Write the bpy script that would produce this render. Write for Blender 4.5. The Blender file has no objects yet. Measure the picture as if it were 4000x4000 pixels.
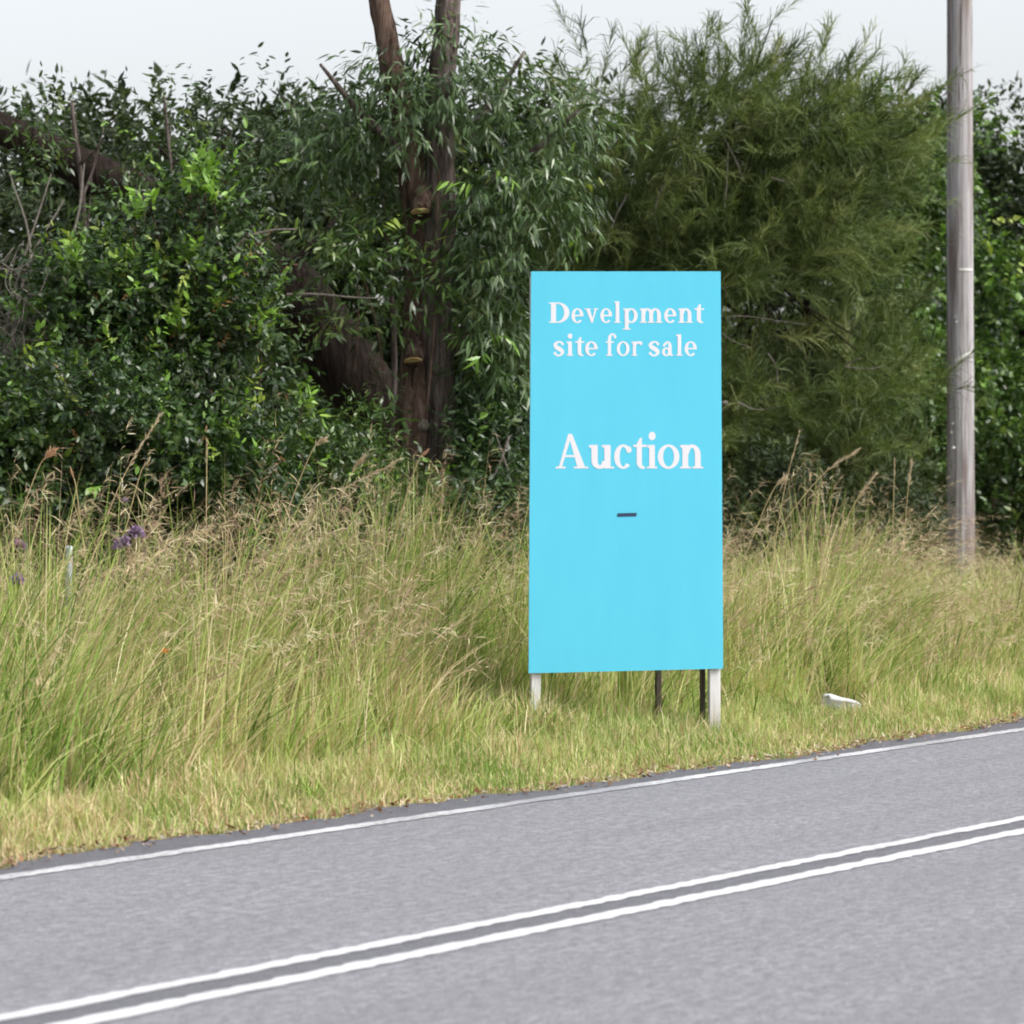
import bpy, math
import numpy as np
from mathutils import Vector

sc = bpy.context.scene
C = sc.collection
R = math.radians

# ------------------------------------------------------------------ camera
F, H, HOR = 12000.0, 1.60, 1850.0       # focal length, eye height, horizon row (photo units of 4000)
cam = bpy.data.cameras.new('camera'); camo = bpy.data.objects.new('camera', cam); C.objects.link(camo)
camo.location = (0, 0, H); camo.rotation_euler = (R(90), 0, 0)
cam.sensor_width = 36.0; cam.lens = 36.0 * F / 4000.0
cam.shift_y = -(2000 - HOR) / 4000.0
cam.clip_end = 3000
cam.dof.use_dof = True; cam.dof.focus_distance = 18.3; cam.dof.aperture_fstop = 4.0
sc.camera = camo

# ------------------------------------------------------------------ sky and sun (bright overcast)
SUN = Vector((0.95, -0.35, 0.95)).normalized()
w = bpy.data.worlds.new('World'); sc.world = w; w.use_nodes = True
nt = w.node_tree; nt.nodes.clear()
sky = nt.nodes.new('ShaderNodeTexSky'); sky.sky_type = 'NISHITA'; sky.sun_disc = False
sky.sun_elevation = math.asin(SUN.z); sky.sun_rotation = math.atan2(SUN.x, SUN.y)
sky.air_density = 1.0; sky.dust_density = 4.0; sky.ozone_density = 1.0
hs = nt.nodes.new('ShaderNodeHueSaturation'); hs.inputs['Saturation'].default_value = 0.22
bg = nt.nodes.new('ShaderNodeBackground'); bg.inputs['Strength'].default_value = 0.15
wo = nt.nodes.new('ShaderNodeOutputWorld')
nt.links.new(sky.outputs[0], hs.inputs['Color']); nt.links.new(hs.outputs[0], bg.inputs['Color'])
nt.links.new(bg.outputs[0], wo.inputs['Surface'])
sl = bpy.data.lights.new('sun', 'SUN'); so = bpy.data.objects.new('sun', sl); C.objects.link(so)
sl.energy = 1.5; sl.angle = R(18); sl.color = (1.0, 0.96, 0.90)
so.rotation_euler = SUN.to_track_quat('Z', 'Y').to_euler(); so.location = (20, -10, 30)
sc.view_settings.view_transform = 'Standard'; sc.view_settings.look = 'None'
sc.view_settings.exposure = 0.88; sc.view_settings.gamma = 1.0
sc.cycles.adaptive_threshold = .03; sc.cycles.max_bounces = 4; sc.cycles.diffuse_bounces = 3; sc.cycles.glossy_bounces = 1; sc.cycles.transmission_bounces = 3; sc.cycles.filter_width = 1.9

# ------------------------------------------------------------------ helpers
rng = np.random.default_rng(7)
def at(px, py, Y): return np.array([(px - 2000) * Y / F, Y, H + (HOR - py) * Y / F])
RO = np.array([-1.415, 12.96]); ang = math.atan2(.804, .595)
EX = np.array([math.cos(ang), math.sin(ang)]); EY = np.array([-math.sin(ang), math.cos(ang)])
def st(s, t): return RO + np.multiply.outer(s, EX) + np.multiply.outer(t, EY)     # road frame -> world xy
def to_st(x, y):
    dx, dy = x - RO[0], y - RO[1]
    return dx * EX[0] + dy * EX[1], dx * EY[0] + dy * EY[1]
def unit(v): return v / (np.linalg.norm(v, axis=-1, keepdims=True) + 1e-9)

def tag(o, label=None, cat=None, group=None, kind=None):
    if label: o['label'] = label
    if cat: o['category'] = cat
    if group: o['group'] = group
    if kind: o['kind'] = kind
    return o
def empty(name, loc=(0, 0, 0)):
    o = bpy.data.objects.new(name, None); C.objects.link(o); o.location = loc; o.empty_display_size = .2
    return o
def mesh_from(name, V, faces, mat, parent=None, col=None, smooth=False):
    """V (n,3) world coords; faces: list of (k,m) int arrays (same arity each)."""
    V = np.asarray(V, dtype=np.float32)
    if parent is not None:
        V = V - np.array(parent.matrix_world.translation if parent.parent else parent.location, dtype=np.float32)
    me = bpy.data.meshes.new(name)
    me.vertices.add(len(V)); me.vertices.foreach_set('co', V.ravel())
    faces = [np.asarray(f, dtype=np.int32) for f in faces if len(f)]
    loops = np.concatenate([f.ravel() for f in faces])
    tot = np.concatenate([np.full(len(f), f.shape[1], dtype=np.int32) for f in faces])
    start = np.concatenate([[0], np.cumsum(tot)[:-1]]).astype(np.int32)
    me.loops.add(len(loops)); me.loops.foreach_set('vertex_index', loops)
    me.polygons.add(len(tot)); me.polygons.foreach_set('loop_start', start)
    me.polygons.foreach_set('use_smooth', np.full(len(tot), smooth, dtype=bool))
    me.update(calc_edges=True)
    if col is not None:
        a = me.color_attributes.new('Col', 'FLOAT_COLOR', 'POINT')
        c4 = np.ones((len(V), 4), dtype=np.float32); c4[:, :3] = col
        a.data.foreach_set('color', c4.ravel())
    me.materials.append(mat)
    o = bpy.data.objects.new(name, me); C.objects.link(o)
    if parent is not None: o.parent = parent
    return o
class MB:
    """collects pieces into one mesh"""
    def __init__(s): s.v = []; s.q = []; s.t = []; s.n = 0
    def add(s, v, q=(), t=()):
        v = np.asarray(v, float)
        s.v.append(v)
        if len(q): s.q.append(np.asarray(q) + s.n)
        if len(t): s.t.append(np.asarray(t) + s.n)
        s.n += len(v)
    def box(s, c, ax, ay, az):
        c, ax, ay, az = map(np.asarray, (c, ax, ay, az))
        v = [c + i * ax + j * ay + k * az for k in (-1, 1) for j in (-1, 1) for i in (-1, 1)]
        s.add(v, [(0, 2, 3, 1), (4, 5, 7, 6), (0, 1, 5, 4), (2, 6, 7, 3), (0, 4, 6, 2), (1, 3, 7, 5)])
    def tube(s, P, r, n=8, cap=True, wob=0.0):
        P = np.asarray(P, float); r = np.broadcast_to(r, len(P))
        T = unit(np.gradient(P, axis=0))
        ref = np.array([0.3, 1.0, 0.1]) if abs(T[0][2]) > .6 else np.array([0.05, 0.1, 1.0])
        A = unit(np.cross(T, ref)); B = np.cross(T, A)
        th = np.arange(n) * 2 * np.pi / n
        rr = r[:, None] * (1 + wob * (rng.random((len(P), n)) - .5))
        V = P[:, None, :] + rr[..., None] * (np.cos(th)[None, :, None] * A[:, None, :] + np.sin(th)[None, :, None] * B[:, None, :])
        m = len(P); idx = np.arange(m * n).reshape(m, n); nx = np.roll(idx, -1, axis=1)
        q = np.stack([idx[:-1], nx[:-1], nx[1:], idx[1:]], -1).reshape(-1, 4)
        V = V.reshape(-1, 3); t = []
        if cap:
            V = np.vstack([V, P[0], P[-1]])
            t = [(nx[0][i], idx[0][i], m * n) for i in range(n)] + [(idx[-1][i], nx[-1][i], m * n + 1) for i in range(n)]
        s.add(V, q, t)
    def build(s, name, mat, parent=None, smooth=False, col=None):
        f = []
        if s.q: f.append(np.concatenate(s.q))
        if s.t: f.append(np.concatenate(s.t))
        return mesh_from(name, np.concatenate(s.v), f, mat, parent, col, smooth)
def smoothline(P, k=6):
    P = np.asarray(P, float); out = []
    Q = np.vstack([2 * P[0] - P[1], P, 2 * P[-1] - P[-2]])
    for i in range(1, len(Q) - 2):
        for u in np.linspace(0, 1, k, endpoint=False):
            a, b, c, d = Q[i - 1], Q[i], Q[i + 1], Q[i + 2]
            out.append(.5 * (2 * b + (c - a) * u + (2 * a - 5 * b + 4 * c - d) * u * u + (3 * b - a - 3 * c + d) * u ** 3))
    out.append(P[-1]); return np.array(out)

# ------------------------------------------------------------------ materials
def mat(name):
    m = bpy.data.materials.new(name); m.use_nodes = True
    return m, m.node_tree, m.node_tree.nodes['Principled BSDF']
def noise(t, scale, vec=None, detail=4, rough=.6):
    n = t.nodes.new('ShaderNodeTexNoise'); n.inputs['Scale'].default_value = scale
    n.inputs['Detail'].default_value = detail; n.inputs['Roughness'].default_value = rough
    if vec is not None: t.links.new(vec, n.inputs['Vector'])
    return n.outputs['Fac']
def coord(t, scale=(1, 1, 1), kind='Object'):
    tc = t.nodes.new('ShaderNodeTexCoord'); mp = t.nodes.new('ShaderNodeMapping')
    mp.inputs['Scale'].default_value = scale; t.links.new(tc.outputs[kind], mp.inputs['Vector'])
    return mp.outputs['Vector']
def ramp(t, fac, stops):
    r = t.nodes.new('ShaderNodeValToRGB'); t.links.new(fac, r.inputs['Fac'])
    e = r.color_ramp.elements
    while len(e) < len(stops): e.new(.5)
    for k, (p, c) in enumerate(stops):
        e[k].position = p; e[k].color = (*c, 1) if len(c) == 3 else c
    return r.outputs['Color']
def mix(t, fac, a, b, mode='MIX'):
    m = t.nodes.new('ShaderNodeMix'); m.data_type = 'RGBA'; m.blend_type = mode
    for s, v in ((m.inputs[0], fac), (m.inputs[6], a), (m.inputs[7], b)):
        if isinstance(v, (int, float)): s.default_value = v
        elif isinstance(v, tuple): s.default_value = (*v, 1)
        else: t.links.new(v, s)
    return m.outputs[2]
def mth(t, op, a, b=0.0):
    m = t.nodes.new('ShaderNodeMath'); m.operation = op
    for s, v in ((m.inputs[0], a), (m.inputs[1], b)):
        if isinstance(v, (int, float)): s.default_value = v
        else: t.links.new(v, s)
    return m.outputs[0]
def bump(t, p, h, strength, dist):
    b = t.nodes.new('ShaderNodeBump'); b.inputs['Strength'].default_value = strength; b.inputs['Distance'].default_value = dist
    t.links.new(h, b.inputs['Height']); t.links.new(b.outputs[0], p.inputs['Normal'])
def leafmat(name, transl=.3, rough=.45, spec=.5, tint=(1.15, 1.2, .6)):
    m, t, p = mat(name)
    a = t.nodes.new('ShaderNodeAttribute'); a.attribute_name = 'Col'
    t.links.new(a.outputs['Color'], p.inputs['Base Color'])
    p.inputs['Roughness'].default_value = rough; p.inputs['Specular IOR Level'].default_value = spec
    tr = t.nodes.new('ShaderNodeBsdfTranslucent')
    t.links.new(mix(t, 1.0, a.outputs['Color'], tint, 'MULTIPLY'), tr.inputs['Color'])
    ms = t.nodes.new('ShaderNodeMixShader'); ms.inputs[0].default_value = transl
    t.links.new(p.outputs[0], ms.inputs[1]); t.links.new(tr.outputs[0], ms.inputs[2])
    t.links.new(ms.outputs[0], t.nodes['Material Output'].inputs['Surface'])
    return m
M_leaf = leafmat('glossy_leaf', .28, .38, .55)
M_soft = leafmat('soft_leaf', .25, .6, .3)
M_grass = leafmat('grass_blade', .32, .6, .3, (1.05, 1.05, .75))
M_seed = leafmat('seed_head', .3, .8, .15, (1, 1, 1))
M_petal = leafmat('petal', .3, .7, .2, (1, 1, 1))
def barkmat(name, c1, c2, c3, sc_=1.0):
    m, t, p = mat(name)
    v = coord(t, (14 * sc_, 14 * sc_, 1.6 * sc_)); n1 = noise(t, 1.6, v, 6, .7)
    n2 = noise(t, 2.2, coord(t, (1, 1, .6)), 4)
    base = ramp(t, n1, [(.36, c1), (.5, c2), (.66, c3)])
    t.links.new(mix(t, mth(t, 'MULTIPLY', n2, .6), base, c1), p.inputs['Base Color'])
    p.inputs['Roughness'].default_value = 1.0; p.inputs['Specular IOR Level'].default_value = .1; bump(t, p, n1, 1.0, .06)
    return m
M_bark = barkmat('grey_brown_bark', (.035, .028, .025), (.15, .12, .108), (.31, .26, .24))
M_redbark = barkmat('red_brown_bark', (.030, .020, .016), (.125, .082, .064), (.26, .185, .15))
M_darkbark = barkmat('dark_bark', (.012, .009, .007), (.030, .022, .018), (.066, .050, .042))
M_twig = barkmat('dead_twig', (.16, .14, .12), (.26, .23, .2), (.38, .35, .32), 3)
m, t, p = mat('fresh_cut_wood'); p.inputs['Roughness'].default_value = .8
t.links.new(ramp(t, noise(t, 30, coord(t)), [(.3, (.45, .29, .13)), (.7, (.68, .50, .27))]), p.inputs['Base Color']); M_cut = m

# ------------------------------------------------------------------ ground and road
m, t, p = mat('soil_with_dry_thatch'); p.inputs['Roughness'].default_value = .95
v = coord(t); n1 = noise(t, 9, v, 6, .7); n2 = noise(t, .8, v, 3)
c = ramp(t, n1, [(.3, (.06, .05, .03)), (.5, (.15, .13, .065)), (.72, (.27, .23, .13))])
t.links.new(mix(t, mth(t, 'MULTIPLY', n2, .5), c, (.09, .11, .03)), p.inputs['Base Color']); bump(t, p, n1, .6, .02)
M_ground = m
g = MB(); S = 900
g.add([(-S, -S, -.012), (S, -S, -.012), (S, S, -.012), (-S, S, -.012)], [(0, 1, 2, 3)])
tag(g.build('ground', M_ground), 'soil and dry thatch under the roadside grass', 'ground', kind='structure')

def wob(x, seed=0, a=(1, .5, .25), f=(1.1, 3.7, 9.3)):
    r = np.random.default_rng(seed); return sum(ai * np.sin(fi * x + r.random() * 6.28) for ai, fi in zip(a, f))
L1T, L2T, L3T, FART = 0.0, -2.28, -2.515, -4.80
m, t, p = mat('weathered_asphalt'); p.inputs['Roughness'].default_value = .88; p.inputs['Specular IOR Level'].default_value = .25
tc = t.nodes.new('ShaderNodeTexCoord'); sx = t.nodes.new('ShaderNodeSeparateXYZ'); t.links.new(tc.outputs['Object'], sx.inputs[0])
vor = t.nodes.new('ShaderNodeTexVoronoi'); vor.inputs['Scale'].default_value = 75; t.links.new(tc.outputs['Object'], vor.inputs['Vector'])
speck = noise(t, 160, tc.outputs['Object'], 3, .8); blotch = noise(t, 1.3, coord(t, (.25, 1, 1)), 4); fine = noise(t, 15, coord(t, (.8, 1.6, 1)), 6, .85)
stone = ramp(t, vor.outputs['Color'], [(.1, (.145, .145, .162)), (.5, (.215, .213, .238)), (.9, (.31, .307, .335))])
stone = mix(t, .55, stone, ramp(t, fine, [(.38, (.085, .085, .098)), (.5, (.205, .203, .226)), (.62, (.37, .366, .395))]))
stone = mix(t, ramp(t, speck, [(.62, (0, 0, 0)), (.72, (.8, .8, .8))]), stone, (.09, .09, .098))
stone = mix(t, ramp(t, blotch, [(.35, (0, 0, 0)), (.7, (.35, .35, .35))]), stone, (.165, .165, .172))
# old dark seal outside the edge line and between the centre lines
edge = mth(t, 'ADD', sx.outputs['Y'], mth(t, 'MULTIPLY', mth(t, 'SUBTRACT', noise(t, 6, tc.outputs['Object'], 3), .5), .10))
sh = ramp(t, mth(t, 'ADD', edge, .5), [(.54, (0, 0, 0)), (.60, (1, 1, 1))])
d = mth(t, 'ABSOLUTE', mth(t, 'ADD', edge, 2.40)); mid = ramp(t, d, [(.10, (.8, .8, .8)), (.20, (0, 0, 0))])
dark = mix(t, .5, ramp(t, fine, [(.3, (.045, .045, .055)), (.7, (.16, .16, .18))]), stone, 'MIX')
dark = mix(t, .6, dark, (.085, .088, .10))
streak = noise(t, 2.2, coord(t, (.08, 1.6, 1)), 3)
stone = mix(t, ramp(t, streak, [(.42, (0, 0, 0)), (.72, (.4, .4, .4))]), stone, (.15, .15, .16))
col = mix(t, sh, stone, dark); col = mix(t, mid, col, dark)
t.links.new(col, p.inputs['Base Color']); bump(t, p, mth(t, 'ADD', vor.outputs['Distance'], fine), .5, .006)
M_road = m
ss = np.concatenate([np.arange(-60, -8, 2.0), np.arange(-8, 30, .05), np.arange(30, 160, 2.0)])
eg = .30 + .07 * wob(ss, 3, (1, .6, .5, .4), (.8, 2.9, 8.3, 23.0)) + .02 * (np.random.default_rng(5).random(len(ss)) - .5)
rows = [np.full(len(ss), x) for x in (-5.15, L3T - .1, L1T)] + [eg, eg + .02]
zz = [0, 0, 0, 0, -.03]
V = np.concatenate([np.stack([ss, r, np.full(len(ss), z)], 1) for r, z in zip(rows, zz)])
n = len(ss); q = np.concatenate([np.stack([np.arange(n - 1) + k * n, np.arange(1, n) + k * n, np.arange(1, n) + (k + 1) * n, np.arange(n - 1) + (k + 1) * n], 1) for k in range(4)])
road = mesh_from('road', V, [q], M_road); road.location = (RO[0], RO[1], 0); road.rotation_euler.z = ang
tag(road, 'worn grey two-lane asphalt road with darker ragged shoulder', 'road', kind='structure')
def paintmat(name, lo, hi):
    m, t, p = mat(name); p.inputs['Roughness'].default_value = .7
    tc = t.nodes.new('ShaderNodeTexCoord')
    a = noise(t, 40, tc.outputs['Object'], 5, .8); b = noise(t, .55, tc.outputs['Object'], 2); 
    wear = mth(t, 'ADD', a, mth(t, 'MULTIPLY', mth(t, 'SUBTRACT', b, .5), 1.1))
    c = ramp(t, wear, [(lo, (.55, .55, .57)), (hi, (.25, .25, .265))])
    t.links.new(c, p.inputs['Base Color']); return m
M_line = paintmat('worn_white_paint', .40, .60); M_line2 = paintmat('fresh_white_paint', .55, .85)
def line(name, tc_, wd, mt, label):
    lo = tc_ - wd / 2 + .022 * (np.random.default_rng(1).random(n) - .5); hi = tc_ + wd / 2 + .022 * (np.random.default_rng(2).random(n) - .5)
    V = np.concatenate([np.stack([ss, r, np.full(n, .004)], 1) for r in (lo, hi)])
    q = np.stack([np.arange(n - 1), np.arange(1, n), np.arange(1, n) + n, np.arange(n - 1) + n], 1)
    o = mesh_from(name, V, [q], mt); o.parent = road; o['label'] = label
line('edge_line', L1T, .10, M_line, 'worn white edge line beside the grass verge')
line('centre_line', L2T, .08, M_line2, 'solid white centre line nearer the sign')
line('centre_line', L3T, .095, M_line2, 'solid white centre line nearer the camera')
line('edge_line', FART, .12, M_line, 'white edge line on the near side of the road')

# ------------------------------------------------------------------ sign
YL, YR = 18.20, 18.45
c0 = at(2070, HOR, YL); c1 = at(2820, HOR, YR)
PN = unit(np.cross(c1 - c0, np.array([0, 0, 1.0]))); PU = unit(c1 - c0)      # PN points to the camera
if PN[1] > 0: PN = -PN
EYE = np.array([0, 0, H])
def onpanel(px, py, off=0.0):
    r = at(px, py, 1.0) - EYE; o = c0 + PN * off
    return EYE + r * (np.dot(o - EYE, PN) / np.dot(r, PN))
sign_c = onpanel(2445, 2880); sign = empty('auction_sign', (sign_c[0], sign_c[1], 0))
tag(sign, 'tall sky blue auction sign board on white posts beside the road', 'sign')
m, t, p = mat('blue_sign_face'); p.inputs['Roughness'].default_value = .8; p.inputs['Specular IOR Level'].default_value = .08
v = coord(t, (3, 3, .7)); a = noise(t, 2.0, v, 5, .65)
t.links.new(ramp(t, a, [(.3, (.090, .455, .62)), (.7, (.098, .480, .645))]), p.inputs['Base Color'])
M_blue = m
m, t, p = mat('white_painted_wood'); p.inputs['Roughness'].default_value = .6
a = noise(t, 3, coord(t, (8, 8, 1)), 5, .7)
zc = t.nodes.new('ShaderNodeTexCoord'); zs = t.nodes.new('ShaderNodeSeparateXYZ'); t.links.new(zc.outputs['Object'], zs.inputs[0])
splash = mth(t, 'MULTIPLY', ramp(t, zs.outputs['Z'], [(.0, (1, 1, 1)), (.30, (0, 0, 0))]), noise(t, 12, zc.outputs['Object'], 4))
cw = ramp(t, a, [(.3, (.46, .45, .44)), (.6, (.60, .59, .61))])
t.links.new(mix(t, splash, cw, (.22, .18, .11)), p.inputs['Base Color']); bump(t, p, a, .2, .004); M_white = m
m, t, p = mat('dark_timber'); p.inputs['Roughness'].default_value = .9
t.links.new(ramp(t, noise(t, 3, coord(t, (9, 9, 1)), 5), [(.3, (.03, .024, .02)), (.7, (.09, .07, .055))]), p.inputs['Base Color']); M_timber = m
m, t, p = mat('white_vinyl'); p.inputs['Base Color'].default_value = (.61, .60, .64, 1); p.inputs['Roughness'].default_value = .45; M_text = m
m, t, p = mat('navy_vinyl'); p.inputs['Base Color'].default_value = (.012, .03, .085, 1); p.inputs['Roughness'].default_value = .45; M_navy = m
m, t, p = mat('white_panel_edge'); p.inputs['Base Color'].default_value = (.55, .55, .57, 1); p.inputs['Roughness'].default_value = .5; M_edge = m
corn = [onpanel(2075, 1060), onpanel(2815, 1060), onpanel(2825, 2612), onpanel(2065, 2630)]
b = MB(); b.add(corn + [x - PN * .006 for x in corn], [(0, 3, 2, 1), (4, 5, 6, 7), (0, 1, 5, 4), (1, 2, 6, 5), (2, 3, 7, 6), (3, 0, 4, 7)])
pan = b.build('panel', M_blue, sign); pan['label'] = 'sky blue panel face'
bk = MB(); ins = [x - PN * .0085 for x in corn]
bk.add(ins + [x - PN * .006 for x in ins], [(0, 3, 2, 1), (4, 5, 6, 7), (0, 1, 5, 4), (1, 2, 6, 5), (2, 3, 7, 6), (3, 0, 4, 7)])
bk.build('backing_board', M_edge, sign)
UP = np.array([0, 0, 1.0])
def post(px, wd, dp, ztop, back, mt, name='post', label=None):
    c = onpanel(px, 2700); pb = MB(); h = ztop + .25
    ctr = np.array([c[0], c[1], 0]) - PN * (back + dp / 2); ctr[2] = ztop - h / 2
    pb.box(ctr, PU * wd / 2, PN * dp / 2, UP * h / 2)
    o = pb.build(name, mt, sign)
    bv = o.modifiers.new('bevel', 'BEVEL'); bv.width = .004; bv.segments = 2
    if label: o['label'] = label
ztop = corn[0][2]
post(2098, .058, .05, ztop - .03, .025, M_white, label='white post under the left edge of the panel')
post(2798, .068, .05, ztop - .03, .025, M_white, label='white post under the right edge of the panel')
post(2768, .018, .07, 2.0, .10, M_timber, 'brace', 'dark timber brace beside the right post')
post(2668, .034, .05, 1.6, .55, M_timber, 'brace', 'dark timber brace standing behind the panel')
post(2172, .030, .05, 1.6, .55, M_timber, 'brace', 'dark timber brace behind the left of the panel')
for z in (.62, 1.55, 2.45):          # horizontal battens behind the board
    bb = MB(); e0 = onpanel(2085, HOR); e1 = onpanel(2805, HOR); ctr = (e0 + e1) / 2 - PN * .10; ctr[2] = z
    bb.box(ctr, PU * np.linalg.norm(e1 - e0) * .47, PN * .022, UP * .04); bb.build('batten', M_timber, sign)
kb = MB(); kc = onpanel(2838, 1572) - PN * .05
kb.tube([kc - PU * .035, kc - PU * .005, kc + PU * .016, kc + PU * .022], [.006, .010, .017, .006], 10)
kb.build('bolt', M_twig, sign, True)
# lettering: glyphs drawn as stems, ring sectors and serifs (x-height = 100 units)
class Glyph:
    def __init__(s): s.polys = []
    def r(s, x0, y0, x1, y1): s.polys.append(([(x0, y0), (x1, y0), (x1, y1), (x0, y1)], [(0, 1, 2, 3)])); return s
    def p(s, *pts): s.polys.append((list(pts), [tuple(range(len(pts)))])); return s
    def a(s, cx, cy, ox, oy, ix, iy, a0=0, a1=360, k=30):
        th = np.radians(np.linspace(a0, a1, k + 1))
        pts = [(cx + ox * math.cos(x), cy + oy * math.sin(x)) for x in th] + [(cx + ix * math.cos(x), cy + iy * math.sin(x)) for x in th]
        s.polys.append((pts, [(i, i + 1, i + k + 2, i + k + 1) for i in range(k)])); return s
    def dot(s, cx, cy, r):
        pts = [(cx + r * math.cos(x), cy + r * math.sin(x)) for x in np.linspace(0, 2 * math.pi, 20, endpoint=False)]
        s.polys.append((pts, [tuple(range(20))])); return s
    def s(s, pts):
        P = smoothline(np.array(pts, float), 6); xy = P[:, :2]; T = unit(np.gradient(xy, axis=0)); N = np.stack([-T[:, 1], T[:, 0]], 1)
        a = xy + N * P[:, 2:3] / 2; b = xy - N * P[:, 2:3] / 2; k = len(P)
        s.polys.append(([tuple(x) for x in np.vstack([a, b])], [(i, i + 1, i + 1 + k, i + k) for i in range(k - 1)])); return s
def flag(g, x, y): return g.p((x - 12, y - 7), (x, y - 16), (x, y), (x - 12, y - 1))
GL = {
 'o': Glyph().a(50, 50, 50, 52, 25, 42),
 'e': Glyph().a(46, 50, 46, 52, 20, 42, 0, 318).r(20, 45, 91.5, 56),
 'c': Glyph().a(46, 50, 46, 52, 18, 42, 52, 318).dot(74, 80, 14),
 'v': Glyph().p((4, 100), (36, 100), (66, 6), (50, -2)).p((78, 100), (92, 100), (58, -2), (50, 10)).r(-4, 92, 44, 100).r(66, 92, 106, 100),
 'l': flag(Glyph().r(8, 0, 37, 150).r(-4, 0, 49, 8), 8, 150),
 'D': Glyph().r(14, 0, 47, 142).r(0, 133, 62, 142).r(0, 0, 62, 9).a(58, 71, 76, 71, 42, 61, -90, 90),
 'p': flag(Glyph().r(10, -48, 38, 100).r(-4, -48, 54, -40).a(56, 50, 48, 52, 21, 41), 10, 100),
 'm': flag(Glyph().r(10, 0, 38, 100).r(68, 0, 96, 62).r(126, 0, 154, 62).a(54, 58, 42, 44, 14, 30, 0, 170).a(112, 58, 42, 44, 14, 30, 0, 170).r(-2, 0, 50, 8).r(57, 0, 107, 8).r(115, 0, 166, 8), 10, 100),
 'n': flag(Glyph().r(10, 0, 38, 100).r(70, 0, 98, 62).a(56, 58, 42, 44, 14, 30, 0, 170).r(-2, 0, 50, 8).r(58, 0, 110, 8), 10, 100),
 't': Glyph().p((14, 24), (42, 24), (42, 132), (30, 128), (14, 104)).r(-4, 91, 66, 101).a(46, 26, 32, 28, 4, 15, 180, 300),
 's': Glyph().s([(78, 76, 20), (66, 93, 14), (42, 97, 13), (20, 80, 24), (30, 60, 30), (58, 44, 31), (74, 25, 26), (58, 5, 14), (34, 4, 13), (12, 24, 20)]),
 'i': flag(Glyph().r(10, 0, 39, 100).r(-2, 0, 51, 8).dot(25, 138, 18), 10, 100),
 'f': Glyph().r(16, 0, 45, 116).a(58, 114, 42, 44, 13, 33, 40, 180).dot(82, 132, 12).r(-4, 91, 72, 101).r(0, 0, 62, 8),
 'r': flag(Glyph().r(10, 0, 39, 100).a(62, 60, 50, 42, 24, 26, 62, 178).dot(84, 88, 14).r(-2, 0, 54, 8), 10, 100),
 'a': Glyph().r(58, 12, 86, 66).a(50, 64, 36, 38, 8, 28, 0, 155).dot(20, 74, 10).a(40, 28, 38, 31, 13, 21).p((58, 14), (86, 14), (102, 8), (94, 0), (74, 0)),
 'u': flag(flag(Glyph().r(12, 32, 40, 100).r(70, 0, 98, 100).a(50, 34, 38, 36, 10, 20, 180, 356).r(98, 0, 114, 8), 12, 100), 70, 100),
 'A': Glyph().p((52, 147), (70, 147), (132, 4), (96, 4)).p((52, 147), (62, 124), (22, 4), (8, 4)).r(28, 48, 104, 57).r(-6, 0, 40, 8).r(78, 0, 146, 8),
}
def word(name, letters, base, xh, label):
    tb = MB(); k = 0
    for ch, x0, x1 in letters:
        G = GL[ch]; xs = [q_[0] for pl, _ in G.polys for q_ in pl]; a, b_ = min(xs), max(xs)
        for pts, fs in G.polys:
            V = [onpanel(x0 + (x - a) / (b_ - a) * (x1 - x0), base - y * xh / 100, .0008 + .00012 * (k % 9)) for x, y in pts]
            k += 1
            for f in fs:
                tb.add([V[i] for i in f], [(0, 1, 2, 3)] if len(f) == 4 else (), [] if len(f) == 4 else [(0, i, i + 1) for i in range(1, len(f) - 1)])
    o = tb.build(name, M_text, sign); o['label'] = label
word('lettering', [('D', 2144, 2224), ('e', 2232, 2279), ('v', 2284, 2338), ('e', 2345, 2391), ('l', 2399, 2425), ('p', 2433, 2491), ('m', 2499, 2588), ('e', 2594, 2642), ('n', 2649, 2707), ('t', 2712, 2751)], 1261, 56, 'white serif word Develpment')
word('lettering', [('s', 2161, 2204), ('i', 2213, 2240), ('t', 2247, 2283), ('e', 2285, 2335)], 1390, 56, 'white serif word site')
word('lettering', [('f', 2366, 2408), ('o', 2409, 2459), ('r', 2467, 2509)], 1390, 56, 'white serif word for')
word('lettering', [('s', 2533, 2577), ('a', 2586, 2631), ('l', 2641, 2667), ('e', 2674, 2722)], 1390, 56, 'white serif word sale')
word('lettering', [('A', 2171, 2298), ('u', 2300, 2399), ('c', 2399, 2467), ('t', 2474, 2525), ('i', 2527, 2567), ('o', 2569, 2654), ('n', 2656, 2747)], 1830, 92, 'large white serif word Auction')
db = MB(); db.add([onpanel(x, y, .003) for x, y in ((2412, 2018), (2487, 2016), (2487, 2003), (2412, 2005))], [(0, 1, 2, 3)])
db.build('dash_mark', M_navy, sign)['label'] = 'short navy dash below the word Auction'

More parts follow.
